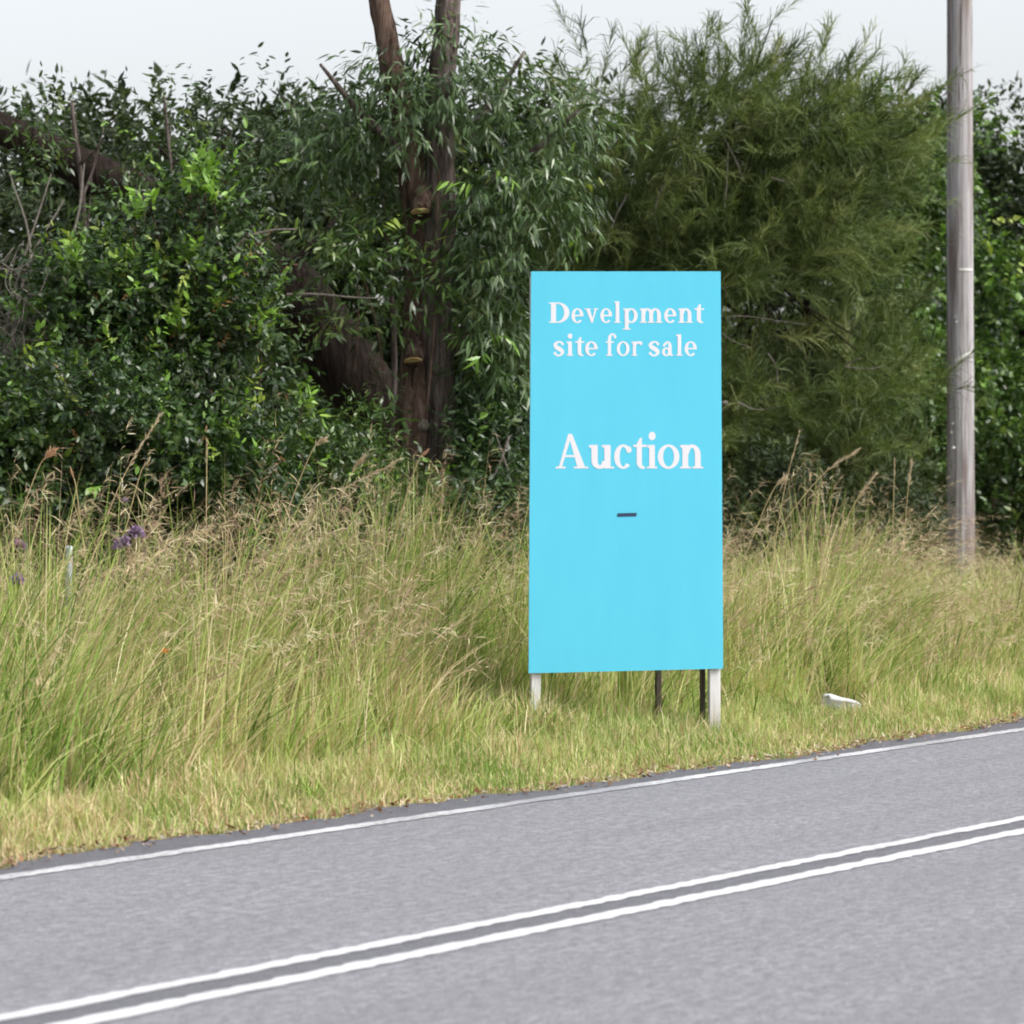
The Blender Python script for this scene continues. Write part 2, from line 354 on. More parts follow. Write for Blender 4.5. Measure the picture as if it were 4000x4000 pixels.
# ------------------------------------------------------------------ utility pole
m, t, p = mat('weathered_pole_wood'); p.inputs['Roughness'].default_value = .85
v1 = coord(t, (22, 22, .55)); g1 = noise(t, 1.5, v1, 7, .75); g2 = noise(t, 1.0, coord(t, (7, 7, .5)), 3); g3 = noise(t, 5, coord(t, (6, 6, .12)), 3)
c = ramp(t, g1, [(.30, (.07, .06, .057)), (.43, (.25, .235, .24)), (.58, (.38, .365, .38)), (.75, (.50, .485, .505))])
c = mix(t, ramp(t, g2, [(.50, (0, 0, 0)), (.62, (.85, .85, .85))]), c, (.155, .115, .105))
c = mix(t, ramp(t, g3, [(.62, (0, 0, 0)), (.67, (1, 1, 1))]), c, (.085, .07, .065))
t.links.new(c, p.inputs['Base Color']); bump(t, p, mth(t, 'SUBTRACT', g1, mth(t, 'MULTIPLY', g3, .7)), .8, .02); M_pole = m
m, t, p = mat('galvanised_metal'); p.inputs['Base Color'].default_value = (.62, .61, .58, 1); p.inputs['Metallic'].default_value = .3; p.inputs['Roughness'].default_value = .45; M_metal = m
YP = 32.0; pc = at(3752, HOR, YP); pole = tag(empty('utility_pole', (pc[0], pc[1], 0)), 'weathered grey wooden utility pole standing in long grass', 'pole')
pb = MB(); zs_ = np.linspace(-.3, 9.5, 60); rr = .147 - .0022 * zs_
px_off = np.interp(zs_, [0, 5], [.005, -.008])
pb.tube(np.stack([pc[0] + px_off, np.full(60, pc[1]), zs_], 1), rr, 40, True, .012); pb.build('shaft', M_pole, pole, True)
def strip(pa, pb_, wd, name, label):
    A = at(*pa, YP); B = at(*pb_, YP); k = 7; P = np.linspace(A, B, k); mb = MB(); V = []
    r_ = .147 - .0022 * P[:, 2] + .004
    for i in range(k):
        xo = np.clip((P[i][0] - pc[0]) / r_[i], -.99, .99); y = pc[1] - r_[i] * math.sqrt(1 - xo * xo)
        for s_ in (-1, 1):
            for dd in (0, .006): V.append((P[i][0], y + .004 - dd, P[i][2] + s_ * wd / 2))
    for i in range(k - 1):
        o = i * 4; mb_f = [(o + 1, o + 3, o + 7, o + 5), (o + 2, o + 6, o + 7, o + 3), (o, o + 1, o + 5, o + 4), (o, o + 4, o + 6, o + 2)]
        mb.q.append(np.array(mb_f))
    mb.v.append(np.array(V)); mb.n = len(V)
    mb.build(name, M_metal, pole)['label'] = label
strip((3738, 1056), (3795, 1056), .022, 'metal_strap', 'thin bright metal strap across the pole')
strip((3722, 1412), (3784, 1378), .035, 'metal_strip', 'pale metal strip nailed at a slant')
nb = MB()
for x, y, r_ in ((3716, 1655, .010), (3711, 1690, .010), (3718, 1750, .016), (3728, 1260, .010), (3724, 1240, .008)):
    a = at(x, y, YP); xo = (a[0] - pc[0]); yy = pc[1] - math.sqrt(max(.146 ** 2 - xo * xo, 1e-4))
    nb = MB(); nb.tube([(a[0], yy + .01, a[2]), (a[0], yy - .010, a[2]), (a[0], yy - .014, a[2])], [r_, r_, r_ * .6], 10); nb.build('nail_head', M_metal, pole)

# ------------------------------------------------------------------ foliage generators
def pal(rnd, stops):
    """rnd in 0..1 -> colour from list of (pos, rgb)"""
    P = [s[0] for s in stops]; Cc = np.array([s[1] for s in stops])
    return np.stack([np.interp(rnd, P, Cc[:, k]) for k in range(3)], -1)
def leaves(pos, d, nrm, L, W, curve=.18, shape=((.28, .85), (.62, .8))):
    """pointed leaves with six corners, curved along their length"""
    n = len(pos); d = unit(d); nrm = unit(nrm - d * np.sum(nrm * d, -1, keepdims=True)); s = np.cross(d, nrm)
    L = np.broadcast_to(L, n)[:, None]; W = np.broadcast_to(W, n)[:, None] / 2
    def pt(u, k): return pos + d * L * u + s * W * k - nrm * L * curve * u * u
    (u1, k1), (u2, k2) = shape
    V = np.stack([pt(0, 0), pt(u1, -k1) , pt(u1, k1), pt(u2, -k2), pt(u2, k2), pt(1, 0)], 1).reshape(-1, 3)
    b = np.arange(n)[:, None] * 6
    return V, b + np.array([[1, 3, 4, 2]]), np.concatenate([b + np.array([[0, 1, 2]]), b + np.array([[3, 5, 4]])])
def lobe_points(lobes, n, rnd, shell=.35, rough=.25):
    lob = np.array(lobes, float)                       # cx cy cz rx ry rz
    wgt = (lob[:, 3] * lob[:, 4] + lob[:, 3] * lob[:, 5] + lob[:, 4] * lob[:, 5]); wgt /= wgt.sum()
    k = rnd.choice(len(lob), n, p=wgt); dr = unit(rnd.normal(size=(n, 3)))
    bump_ = 1 + rough * (np.sin(5 * dr[:, 0] + k) * np.sin(4 * dr[:, 1] + 2 * k) + np.sin(7 * dr[:, 2] + 3 * k) * .6 + .5 * rnd.normal(size=n) * .5)
    r = rnd.random(n) ** shell
    P = lob[k, :3] + dr * lob[k, 3:] * (r * bump_)[:, None]
    return P, dr, r
def lobes_px(lst): 
    out = []
    for px, py, Y, rx, ry, dep in lst:
        c_ = at(px, py, Y); out.append((c_[0], c_[1], c_[2], rx * Y / F, dep, ry * Y / F))
    return out
def sprays(lobes, n, per, tl, L, W, stops, rnd, up=.4, out=.7, droop=.2, shell=.35, rough=.25, newp=.0, newcol=None, curve=.18, shape=((.28, .85), (.62, .8)), jit=.12, split=.6, ncol=None):
    P, dr, r = lobe_points(lobes, n, rnd, shell, rough)
    td = unit(dr * out + np.array([0, 0, up]) + rnd.normal(size=(n, 3)) * .45)
    new = (rnd.random(n) < newp * np.clip((r - .6) * 2.5, 0, 1) * (.4 + .6 * (dr[:, 2] > 0)))
    tw = np.repeat(np.arange(n), per); u = np.tile(np.arange(per) / max(per - 1, 1), n)
    tlen = tl * (.6 + .8 * rnd.random(n)) * np.where(new, 1.25, 1)
    pos = P[tw] + td[tw] * (u * tlen[tw])[:, None]
    side = unit(np.cross(td[tw], rnd.normal(size=(n * per, 3))))
    d = unit(td[tw] * (.45 + .4 * u[:, None]) + side * split + np.array([0, 0, -droop]) + .25 * rnd.normal(size=(n * per, 3)))
    nrm = np.array([0, 0, .7]) + dr[tw] * .5 + .55 * rnd.normal(size=(n * per, 3))
    sz = (.65 + .6 * rnd.random(n * per)) * np.where(new[tw], 1.15, 1)
    V, q_, t_ = leaves(pos, d, nrm, L * sz, W * sz, curve, shape)
    cr = np.clip(.5 + .30 * rnd.normal(size=n)[tw] + jit * rnd.normal(size=n * per), 0, 1)
    cc = pal(cr, stops)
    if newcol is not None and newp > 0:
        cc = np.where(new[tw][:, None], pal(rnd.random(n)[tw], newcol), cc)
    return V, q_, t_, np.repeat(cc, 6, 0)
def crown(name, parent, mt, *parts):
    V = []; Q = []; T = []; Cc = []; o = 0
    for v, q_, t_, c_ in parts:
        V.append(v); Q.append(q_ + o); T.append(t_ + o); Cc.append(c_); o += len(v)
    return mesh_from(name, np.concatenate(V), [np.concatenate(Q), np.concatenate(T)], mt, parent, np.concatenate(Cc))
def branches(name, parent, mt, base, targets, r0, rnd, lift=.3, n=6):
    b = MB(); base = np.array(base, float)
    for tg in targets:
        tg = np.array(tg, float); mid = base * .5 + tg * .5 + np.array([0, 0, lift]) * rnd.random() + rnd.normal(size=3) * .08
        P = smoothline([base + rnd.normal(size=3) * [.06, .06, 0], mid, tg], 7); b.tube(P, np.linspace(r0, r0 * .25, len(P)) * (.6 + .5 * rnd.random()), n)
    return b.build(name, mt, parent, True)
def sub(lobes, k, lo_, hi_, rnd):
    P, dr, r = lobe_points(lobes, k, rnd, .12, .15); q_ = lo_ + (hi_ - lo_) * rnd.random(k)
    return [(p_[0], p_[1], p_[2], a_, a_, a_ * (.7 + .3 * rnd.random())) for p_, a_ in zip(P, q_)]
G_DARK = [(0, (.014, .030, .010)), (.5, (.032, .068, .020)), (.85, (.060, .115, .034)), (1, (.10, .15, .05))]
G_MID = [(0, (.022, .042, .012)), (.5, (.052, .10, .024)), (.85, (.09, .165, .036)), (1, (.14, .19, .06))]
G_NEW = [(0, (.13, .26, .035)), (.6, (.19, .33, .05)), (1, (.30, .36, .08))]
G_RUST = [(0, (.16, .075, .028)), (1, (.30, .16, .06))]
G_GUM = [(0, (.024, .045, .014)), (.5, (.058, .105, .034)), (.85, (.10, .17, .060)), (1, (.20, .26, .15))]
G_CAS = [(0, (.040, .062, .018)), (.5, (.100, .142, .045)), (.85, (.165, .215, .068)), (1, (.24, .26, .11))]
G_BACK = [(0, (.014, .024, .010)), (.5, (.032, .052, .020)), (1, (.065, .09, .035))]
rnd = np.random.default_rng(11)

# --- background wood: one mass
def woods():
    lob = []
    for s_ in np.arange(4, 56, 2.2):
        hgt = np.interp(s_, [8, 45], [5.3, 7.6])
        for tt, zf, rz in ((13.5, .10, .9), (14.5, .30, 1.2), (15.5, .52, 1.3), (17, .76, 1.25), (19, .45, 2.6)):
            x, y = st(s_ + rnd.normal() * .8, tt + rnd.normal() * .6)
            lob.append((x, y, hgt * zf * (.9 + .2 * rnd.random()), 1.9, 1.3, rz * (.85 + .3 * rnd.random())))
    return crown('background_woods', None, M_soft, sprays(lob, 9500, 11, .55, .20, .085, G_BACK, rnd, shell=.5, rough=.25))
tag(woods(), 'dim dark green wood behind the roadside trees', 'woods', kind='stuff')

# --- shaded trees just behind the front row
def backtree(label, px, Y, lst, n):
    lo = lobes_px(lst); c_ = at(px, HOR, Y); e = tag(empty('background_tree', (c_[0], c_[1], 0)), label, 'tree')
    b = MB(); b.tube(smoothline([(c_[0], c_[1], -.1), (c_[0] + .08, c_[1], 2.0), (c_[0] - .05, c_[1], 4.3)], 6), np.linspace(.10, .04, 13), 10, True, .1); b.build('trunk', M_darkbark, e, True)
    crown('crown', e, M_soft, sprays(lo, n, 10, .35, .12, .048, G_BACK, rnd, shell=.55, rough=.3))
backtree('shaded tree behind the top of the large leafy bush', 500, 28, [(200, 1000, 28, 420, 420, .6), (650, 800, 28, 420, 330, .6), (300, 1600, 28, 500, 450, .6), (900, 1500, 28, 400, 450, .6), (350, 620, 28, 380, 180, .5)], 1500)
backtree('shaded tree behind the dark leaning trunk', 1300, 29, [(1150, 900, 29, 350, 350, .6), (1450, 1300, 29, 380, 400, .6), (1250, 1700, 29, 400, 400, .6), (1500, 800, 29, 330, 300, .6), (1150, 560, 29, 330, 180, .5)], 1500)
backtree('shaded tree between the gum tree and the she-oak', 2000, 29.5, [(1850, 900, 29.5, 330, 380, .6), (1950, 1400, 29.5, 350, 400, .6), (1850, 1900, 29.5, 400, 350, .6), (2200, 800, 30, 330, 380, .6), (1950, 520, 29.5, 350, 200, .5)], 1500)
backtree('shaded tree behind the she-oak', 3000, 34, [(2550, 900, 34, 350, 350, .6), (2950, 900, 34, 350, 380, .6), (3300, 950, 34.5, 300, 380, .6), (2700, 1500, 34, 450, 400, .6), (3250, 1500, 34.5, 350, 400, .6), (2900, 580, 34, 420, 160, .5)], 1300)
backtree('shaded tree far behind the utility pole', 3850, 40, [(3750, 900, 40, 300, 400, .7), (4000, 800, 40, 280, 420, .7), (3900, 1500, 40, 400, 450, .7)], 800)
# --- leaning dark trunk
t_ = tag(empty('leaning_tree', tuple(at(1600, HOR, 25.0)[:2]) + (0,)), 'dark leaning tree trunk slanting up to the left behind the bush', 'tree')
b = MB(); P = smoothline([at(1720, 2430, 25), at(1530, 1720, 25), at(1330, 1420, 25), at(1120, 1130, 25), at(700, 850, 25), at(250, 620, 25.2), at(-250, 380, 25.4)], 8)
b.tube(P, np.interp(np.linspace(0, 1, len(P)), [0, .45, 1], [.30, .28, .10]), 16, True, .10); b.build('trunk', M_darkbark, t_, True)
b = MB()
for tg in ((900, 520), (1400, 760), (600, 560)):
    k = rnd.integers(18, 40); Q = smoothline([P[k], (P[k] + at(*tg, 25)) / 2 + rnd.normal(size=3) * .1, at(*tg, 25)], 6); b.tube(Q, np.linspace(.05, .012, len(Q)), 7)
b.build('limb', M_darkbark, t_, True)
crown('crown', t_, M_soft, sprays(lobes_px([(250, 620, 26.8, 420, 260, .6), (900, 560, 26.2, 480, 200, .6), (150, 1100, 26, 300, 330, .5), (1250, 800, 26, 300, 260, .4)]), 760, 9, .28, .085, .03, G_BACK, rnd, droop=.4, shell=.6))

# --- leafy bush (left)
lob = lobes_px([(600, 1330, 22, 370, 420, .75), (780, 1000, 22, 260, 270, .55), (390, 1230, 21.8, 240, 240, .5), (860, 1420, 21.8, 170, 300, .6),
                (330, 1720, 21.3, 320, 330, .7), (760, 1800, 21.3, 330, 300, .7), (620, 850, 22.2, 130, 120, .3), (790, 790, 22.2, 60, 110, .2)])
bp = at(620, HOR, 22); bush = tag(empty('leafy_bush', (bp[0], bp[1], 0)), 'large dense dark green leafy bush with pale new shoots on the left', 'bush')
branches('stem', bush, M_darkbark, (bp[0], bp[1], -.1), [l[:3] for l in lob] + [at(800, 720, 22), at(400, 1000, 22)], .035, rnd)
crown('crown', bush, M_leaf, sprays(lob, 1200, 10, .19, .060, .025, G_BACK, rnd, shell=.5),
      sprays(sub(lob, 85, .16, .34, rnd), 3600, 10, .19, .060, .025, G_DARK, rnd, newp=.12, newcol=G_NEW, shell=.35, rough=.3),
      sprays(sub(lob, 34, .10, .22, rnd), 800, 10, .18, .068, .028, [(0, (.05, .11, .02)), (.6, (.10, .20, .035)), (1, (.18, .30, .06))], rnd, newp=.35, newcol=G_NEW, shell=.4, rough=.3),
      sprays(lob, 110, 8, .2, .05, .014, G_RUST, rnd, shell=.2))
# pale shoots that stand out
sh_ = [(770, 740), (800, 690), (830, 780), (750, 720), (720, 1010), (760, 1040), (690, 1240), (720, 1290), (1000, 1250), (880, 1110), (290, 1040), (260, 1060), (190, 1390), (250, 1450), (340, 1470), (860, 1220), (540, 850), (590, 820), (1010, 1330), (1180, 1580), (480, 1600)]
for x, y in sh_:
    a = at(x, y, 21.45); b = MB(); b.tube(smoothline([a + [rnd.normal() * .06, .25, -.55], a + [rnd.normal() * .03, .08, -.25], a], 4), [.006] * 9, 5)
    ns = crown('new_shoot', bush, M_leaf, sprays(lobes_px([(x, y, 21.4, 18, 22, .05)]), 4, 8, .15, .085, .034, [(0, (.13, .26, .035)), (.6, (.19, .34, .045)), (1, (.29, .40, .08))], rnd, up=.9, out=.3, droop=.1))
    b.v = [v - np.array(bush.location) for v in b.v]; o = b.build('shoot_stem', M_redbark); o.parent = ns
# --- small bright bush at the far left and shrubs around the trunk
def shrub(name, label, lst, n, mt, stops, L, W, newp=.05, per=9, tl=.18, **kw):
    lo = lobes_px(lst); c_ = np.mean([l[:3] for l in lo], 0)
    e = tag(empty(name, (c_[0], c_[1], 0)), label, 'bush')
    branches('stem', e, M_darkbark, (c_[0], c_[1], -.1), [l[:3] for l in lo], .02, rnd)
    crown('crown', e, mt, sprays(lo, n // 3, per, tl, L, W, stops, rnd, **kw), sprays(sub(lo, 9 * len(lo), .12, .28, rnd), n, per, tl, L, W, stops, rnd, newp=newp, newcol=G_NEW, **kw)); return e
shrub('small_bush', 'bright green leafy bush at the left edge below the dry twigs', [(20, 1640, 21, 130, 150, .35), (-60, 1800, 21, 160, 200, .4), (60, 1980, 20.6, 170, 170, .35)], 420, M_leaf, G_MID, .075, .032, .35)
shrub('small_bush', 'fine leaved green bush between the large bush and the gum trunk', [(1300, 1690, 22.6, 210, 130, .4), (1180, 1880, 22.3, 260, 200, .45), (1420, 1880, 22.8, 230, 200, .4), (1500, 2060, 22.4, 200, 110, .4)], 1500, M_leaf, G_MID, .055, .022, .10)
shrub('small_bush', 'dark green bush to the right of the gum trunk beside the sign', [(1930, 1850, 23.2, 130, 240, .45), (1980, 1650, 23.6, 170, 260, .4), (1900, 2050, 22.8, 240, 150, .4)], 800, M_leaf, G_DARK, .07, .026, .05, droop=.35)
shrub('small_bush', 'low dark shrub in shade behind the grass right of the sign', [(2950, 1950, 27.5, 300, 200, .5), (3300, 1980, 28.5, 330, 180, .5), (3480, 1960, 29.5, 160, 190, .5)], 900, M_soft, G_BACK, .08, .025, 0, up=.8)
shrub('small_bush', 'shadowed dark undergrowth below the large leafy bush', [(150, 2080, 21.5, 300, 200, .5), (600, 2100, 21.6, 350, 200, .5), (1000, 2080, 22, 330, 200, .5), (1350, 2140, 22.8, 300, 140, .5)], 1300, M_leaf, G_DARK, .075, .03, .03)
shrub('small_bush', 'mid green weedy bush right of the utility pole base', [(3930, 1900, 33.5, 170, 190, .5), (4080, 2000, 33, 200, 170, .5)], 600, M_leaf, G_MID, .09, .04, .08)

# --- gum tree
YG = 23.6
gp = at(1690, HOR, YG); gum = tag(empty('gum_tree', (gp[0], gp[1], 0)), 'tall gum tree with rough twin trunk and drooping narrow leaves', 'tree')
b = MB(); P = smoothline([at(1735, 2680, YG), at(1725, 2050, YG), at(1715, 1600, YG), at(1700, 1200, YG), at(1720, 800, YG), at(1715, 400, YG), at(1750, 50, YG), at(1740, -400, YG)], 8)
b.tube(P, np.interp(np.linspace(0, 1, len(P)), [0, .3, .7, 1], [.17, .135, .115, .08]), 18, True, .14); b.build('trunk', M_bark, gum, True)
b = MB(); P2 = smoothline([at(1560, 2660, YG - .1), at(1600, 2000, YG - .1), at(1605, 1700, YG - .1), at(1625, 1400, YG), at(1640, 1000, YG + .05), at(1600, 600, YG), at(1520, 200, YG), at(1440, -200, YG)], 8)
b.tube(P2, np.interp(np.linspace(0, 1, len(P2)), [0, .3, .7, 1], [.16, .125, .11, .07]), 16, True, .14); b.build('trunk', M_redbark, gum, True)
b = MB(); Q = smoothline([at(1690, 960, YG - .02), at(1880, 740, YG - .1), at(2120, 560, YG - .2), at(2260, 430, YG - .3)], 6); b.tube(Q, np.linspace(.045, .012, len(Q)), 8)
Q = smoothline([at(1700, 700, YG), at(1900, 430, YG + .2), at(2050, 200, YG + .2)], 6); b.tube(Q, np.linspace(.05, .012, len(Q)), 8)
Q = smoothline([at(1610, 640, YG), at(1400, 430, YG - .2), at(1250, 250, YG - .3)], 6); b.tube(Q, np.linspace(.05, .012, len(Q)), 8)
Q = smoothline([at(1720, 1450, YG), at(1870, 1250, YG - .3), at(1960, 1150, YG - .4)], 6); b.tube(Q, np.linspace(.025, .008, len(Q)), 8)
b.build('limb', M_bark, gum, True)
for x, y in ((1642, 828), (1614, 1410)):     # sawn stubs: pale cut face showing below
    a = at(x, y, YG - .30); d_ = unit(np.array([.05, -.36, -.93])); b = MB(); up_ = at(x + 10, y - 60, YG - .05)
    b.tube(smoothline([up_, (up_ + a) / 2 + [0, -.03, .01], a], 4), np.linspace(.085, .072, 9), 16, True, .22); sb = b.build('sawn_stub', M_redbark, gum, True)
    b = MB(); b.tube([a - np.array(gum.location), a + d_ * .006 - np.array(gum.location)], [.070, .066], 18, True, .12); o = b.build('cut_face', M_cut); o.parent = sb; o['label'] = 'pale freshly sawn face'
a = at(1650, 1668, YG - .16); b = MB(); b.tube([a + [0, .1, .06], a + [0, .03, .02], a + [0, -.03, -.01], a + [0, -.045, -.02]], [.03, .055, .045, .02], 12, True, .2); b.build('knot', M_twig, gum, True)
b = MB()
for x0, y0, x1, y1 in ((1715, 660, 1690, 1080), (1700, 1180, 1662, 1640), (1500, 1480, 1420, 1080), (1385, 1450, 1395, 1020)):
    A_, B_ = at(x0, y0, YG - .35), at(x1, y1, YG - .35); b.tube(smoothline([A_, (A_ + B_) / 2 + rnd.normal(size=3) * .03, B_], 5), .009, 6)
b.build('vine_stem', M_redbark, gum)
lobH = lobes_px([(2010, 760, YG - .3, 250, 130, .4), (2170, 800, YG - .5, 120, 110, .3), (1930, 1000, YG - .3, 170, 220, .4), (1980, 1330, YG - .2, 150, 220, .4), (1920, 1430, YG, 100, 250, .4), (1930, 1700, YG, 150, 200, .4)])
lobM = lobes_px([(1690, 1080, YG - .5, 110, 70, .15), (1480, 1600, YG - .4, 130, 80, .2), (1440, 1020, YG - .5, 190, 130, .35), (1330, 1010, YG - .5, 150, 80, .3), (1300, 1290, YG - .5, 130, 60, .2), (1480, 1200, YG - .4, 150, 130, .3), (1400, 900, YG, 280, 160, .4), (1580, 720, YG + .4, 250, 120, .3), (1850, 1050, YG - .3, 90, 250, .3)])
lobT = lobes_px([(1500, 480, YG, 380, 150, .7), (1950, 430, YG, 380, 180, .7), (1250, 560, YG + .2, 260, 140, .6), (2200, 560, YG, 260, 130, .5), (1700, 270, YG, 300, 130, .6)])
NAR = ((.25, .8), (.55, .75))
crown('crown', gum, M_leaf,
      sprays(lobH, 620, 9, .26, .115, .024, G_GUM, rnd, up=-.3, droop=.75, newp=.15, newcol=G_NEW, shell=.45, shape=NAR),
      sprays(lobM, 290, 8, .24, .10, .028, G_MID, rnd, up=.2, droop=.45, newp=.18, newcol=G_NEW, shell=.6, shape=NAR),
      sprays(lobT, 620, 10, .28, .115, .024, G_GUM, rnd, up=0, droop=.7, shell=.5, shape=NAR))

# --- she-oak with needle foliage (right)
YC = 28.5
cp = at(2700, HOR, YC + .6); cas = tag(empty('she_oak', (cp[0], cp[1], 0)), 'olive green she-oak tree with soft needle foliage behind the sign', 'tree')
b = MB(); P = smoothline([at(2700, 2500, YC + .6), at(2690, 1800, YC + .6), at(2720, 1200, YC + .6), at(2690, 700, YC + .6), at(2700, 450, YC + .6)], 8); b.tube(P, np.linspace(.10, .03, len(P)), 12, True, .1)
P_ = smoothline([at(3180, 2500, YC + .9), at(3200, 1800, YC + .9), at(3150, 1200, YC + .8), at(3210, 500, YC + .8)], 8); b.tube(P_, np.linspace(.07, .02, len(P_)), 10, True, .1); b.build('trunk', M_darkbark, cas, True)
caslob = lobes_px([(2350, 850, YC, 330, 330, .8), (2750, 760, YC, 380, 300, .8), (3120, 800, YC + .4, 330, 320, .8), (3000, 1180, YC, 330, 300, .8), (2600, 1250, YC, 400, 350, .7), (3260, 1300, YC + .6, 230, 330, .7),
                   (2950, 1580, YC, 240, 220, .6), (3280, 1650, YC + .6, 220, 230, .7), (2250, 1250, YC + .3, 250, 400, .6), (2600, 1700, YC + .4, 500, 300, .6), (3560, 1750, 34.2, 150, 230, .5), (2500, 480, YC, 350, 150, .7), (2950, 420, YC, 330, 180, .7), (3260, 520, YC + .4, 250, 160, .6)])
nb_ = 2300; per = 42
P0, dr, r = lobe_points(sub(caslob, 110, .25, .6, rnd) + caslob[::2], nb_, rnd, .5, .3)
bd = unit(dr * [.6, .6, .35] + np.array([.25, -.15, .35]) + rnd.normal(size=(nb_, 3)) * .35)
tw = np.repeat(np.arange(nb_), per); u = np.tile(np.linspace(0, 1, per), nb_)
A0 = P0[tw] + bd[tw] * (u * (.25 + .35 * rnd.random(nb_))[tw])[:, None]
nd = unit(bd[tw] * .75 + np.array([0, 0, .25]) + rnd.normal(size=(nb_ * per, 3)) * .38)
ln = (.15 + .17 * rnd.random(nb_ * per))[:, None]; side = unit(np.cross(nd, rnd.normal(size=nd.shape))) * .0036
mid_ = A0 + nd * ln * .55; tip = A0 + nd * ln + np.array([0, 0, -.30]) * ln
V = np.stack([A0 - side, A0 + side, mid_ - side * .9, mid_ + side * .9, tip], 1).reshape(-1, 3); k = np.arange(nb_ * per)[:, None] * 5
cc = pal(np.clip(.5 + .28 * rnd.normal(size=nb_)[tw] + .12 * rnd.normal(size=nb_ * per), 0, 1), G_CAS)
mesh_from('crown', V, [k + np.array([[0, 1, 3, 2]]), k + np.array([[2, 3, 4]])], M_soft, cas, np.repeat(cc, 5, 0))
for pts in (((2740, 1240), (2900, 1235), (3020, 1250), (3160, 1270)), ((2900, 700), (2880, 640), (2820, 520)), ((3000, 690), (3120, 720), (3260, 715)), ((2830, 820), (2840, 700), (2845, 560)),
            ((3000, 1380), (3030, 1430), (3040, 1500)), ((3360, 1400), (3300, 1430), (3400, 1440), (3460, 1425)), ((2880, 1570), (2960, 1600), (3080, 1580)), ((2790, 1280), (2860, 1330), (2940, 1360)), ((2450, 760), (2400, 860), (2360, 980)), ((2600, 700), (2560, 820), (2580, 950))):
    b = MB(); Q = smoothline([at(x, y, YC - .75 + rnd.random() * .2) for x, y in pts], 5); b.tube(Q, np.linspace(.009, .003, len(Q)), 6); b.build('branch', M_twig, cas)
for _ in range(40):
    b = MB(); k = rnd.integers(6, len(P) - 10); tg = caslob[rnd.integers(len(caslob))]; e = np.array(tg[:3]) + rnd.normal(size=3) * [.5, .4, .4]
    Q = smoothline([P[k], (P[k] + e) / 2 + rnd.normal(size=3) * .12, e], 5); b.tube(Q, np.linspace(.018, .006, len(Q)), 5); b.build('branch', M_darkbark, cas)

# --- vine covered trees by the pole
def vinetree(label, lst, base, n, top=None):
    lo = lobes_px(lst); c_ = at(base[0], HOR, base[1]); e = tag(empty('vine_covered_tree', (c_[0], c_[1], 0)), label, 'tree')
    b = MB(); mx = max(l[2] for l in lo); b.tube(smoothline([(c_[0], c_[1], -.1), (c_[0] + .1, c_[1], mx * .5), (c_[0], c_[1], mx)], 6), np.linspace(.10, .03, 13), 10, True, .1); b.build('trunk', M_darkbark, e, True)
    crown('crown', e, M_leaf, sprays(sub(lo, 12 * len(lo), .18, .40, rnd), n, 9, .22, .085, .055, [(0, (.026, .055, .012)), (.5, (.060, .125, .025)), (.85, (.11, .20, .04)), (1, (.17, .26, .07))], rnd, newp=.12, newcol=G_NEW, droop=.45, shell=.35, rough=.3, shape=((.25, 1.0), (.6, .7))))
    return e
vinetree('bright green vine covered tree just left of the utility pole', [(3560, 900, 34, 170, 280, .6), (3480, 760, 34, 170, 200, .5), (3600, 1250, 34, 150, 260, .5), (3620, 1600, 34, 130, 200, .5), (3540, 540, 34.3, 230, 170, .6)], (3580, 34.6), 1300)
vinetree('bright green vine covered tree at the right edge behind the pole', [(3920, 1300, 35, 150, 200, .6), (3900, 1560, 34.6, 150, 220, .6), (4050, 1150, 35.5, 180, 350, .6), (3860, 1050, 35, 90, 180, .4), (4080, 1600, 35, 160, 260, .6)], (3980, 35.5), 1500)
shrub('background_tree', 'dim tree with sparse dull leaves at the upper right corner', [(3900, 750, 37, 200, 200, .6), (4100, 850, 37, 200, 260, .6), (3800, 560, 37, 300, 150, .6)], 600, M_soft, G_BACK, .12, .05, 0, tl=.3)['category'] = 'tree'

for lab, pts, r0 in (('thin dark sapling stem at the upper left edge', ((330, 2200), (300, 1500), (330, 900), (280, 400)), .035),
                     ('slim grey sapling stem rising above the large bush', ((900, 2200), (800, 1300), (690, 800), (640, 380)), .024),
                     ('brown sapling stem between the bush and the gum tree', ((1520, 2200), (1540, 1400), (1500, 800), (1440, 380)), .030)):
    b = MB(); Q = smoothline([at(x, y, 24.2) for x, y in pts], 8); Q[0][2] = -.05; e = tag(empty('sapling', (Q[0][0], Q[0][1], 0)), lab, 'tree')
    b.tube(Q, np.linspace(r0, r0 * .5, len(Q)), 8, True, .1); b.build('trunk', M_bark, e, True)
    for k in (12, 15, 18, 20):
        b = MB(); tp = Q[k] + [rnd.normal() * .35, rnd.normal() * .2, .3 + .3 * rnd.random()]; b.tube(smoothline([Q[k], (Q[k] + tp) / 2 + [0, 0, -.05], tp], 5), np.linspace(r0 * .4, .004, 11), 6); b.build('branch', M_bark, e, True)
    cq = [(q_[0] + rnd.normal() * .25, q_[1], q_[2], .3, .25, .25) for q_ in Q[14::3]]
    crown('crown', e, M_leaf, sprays(cq, 70, 8, .2, .075, .026, G_MID, rnd, droop=.4, shell=.6, newp=.15, newcol=G_NEW))
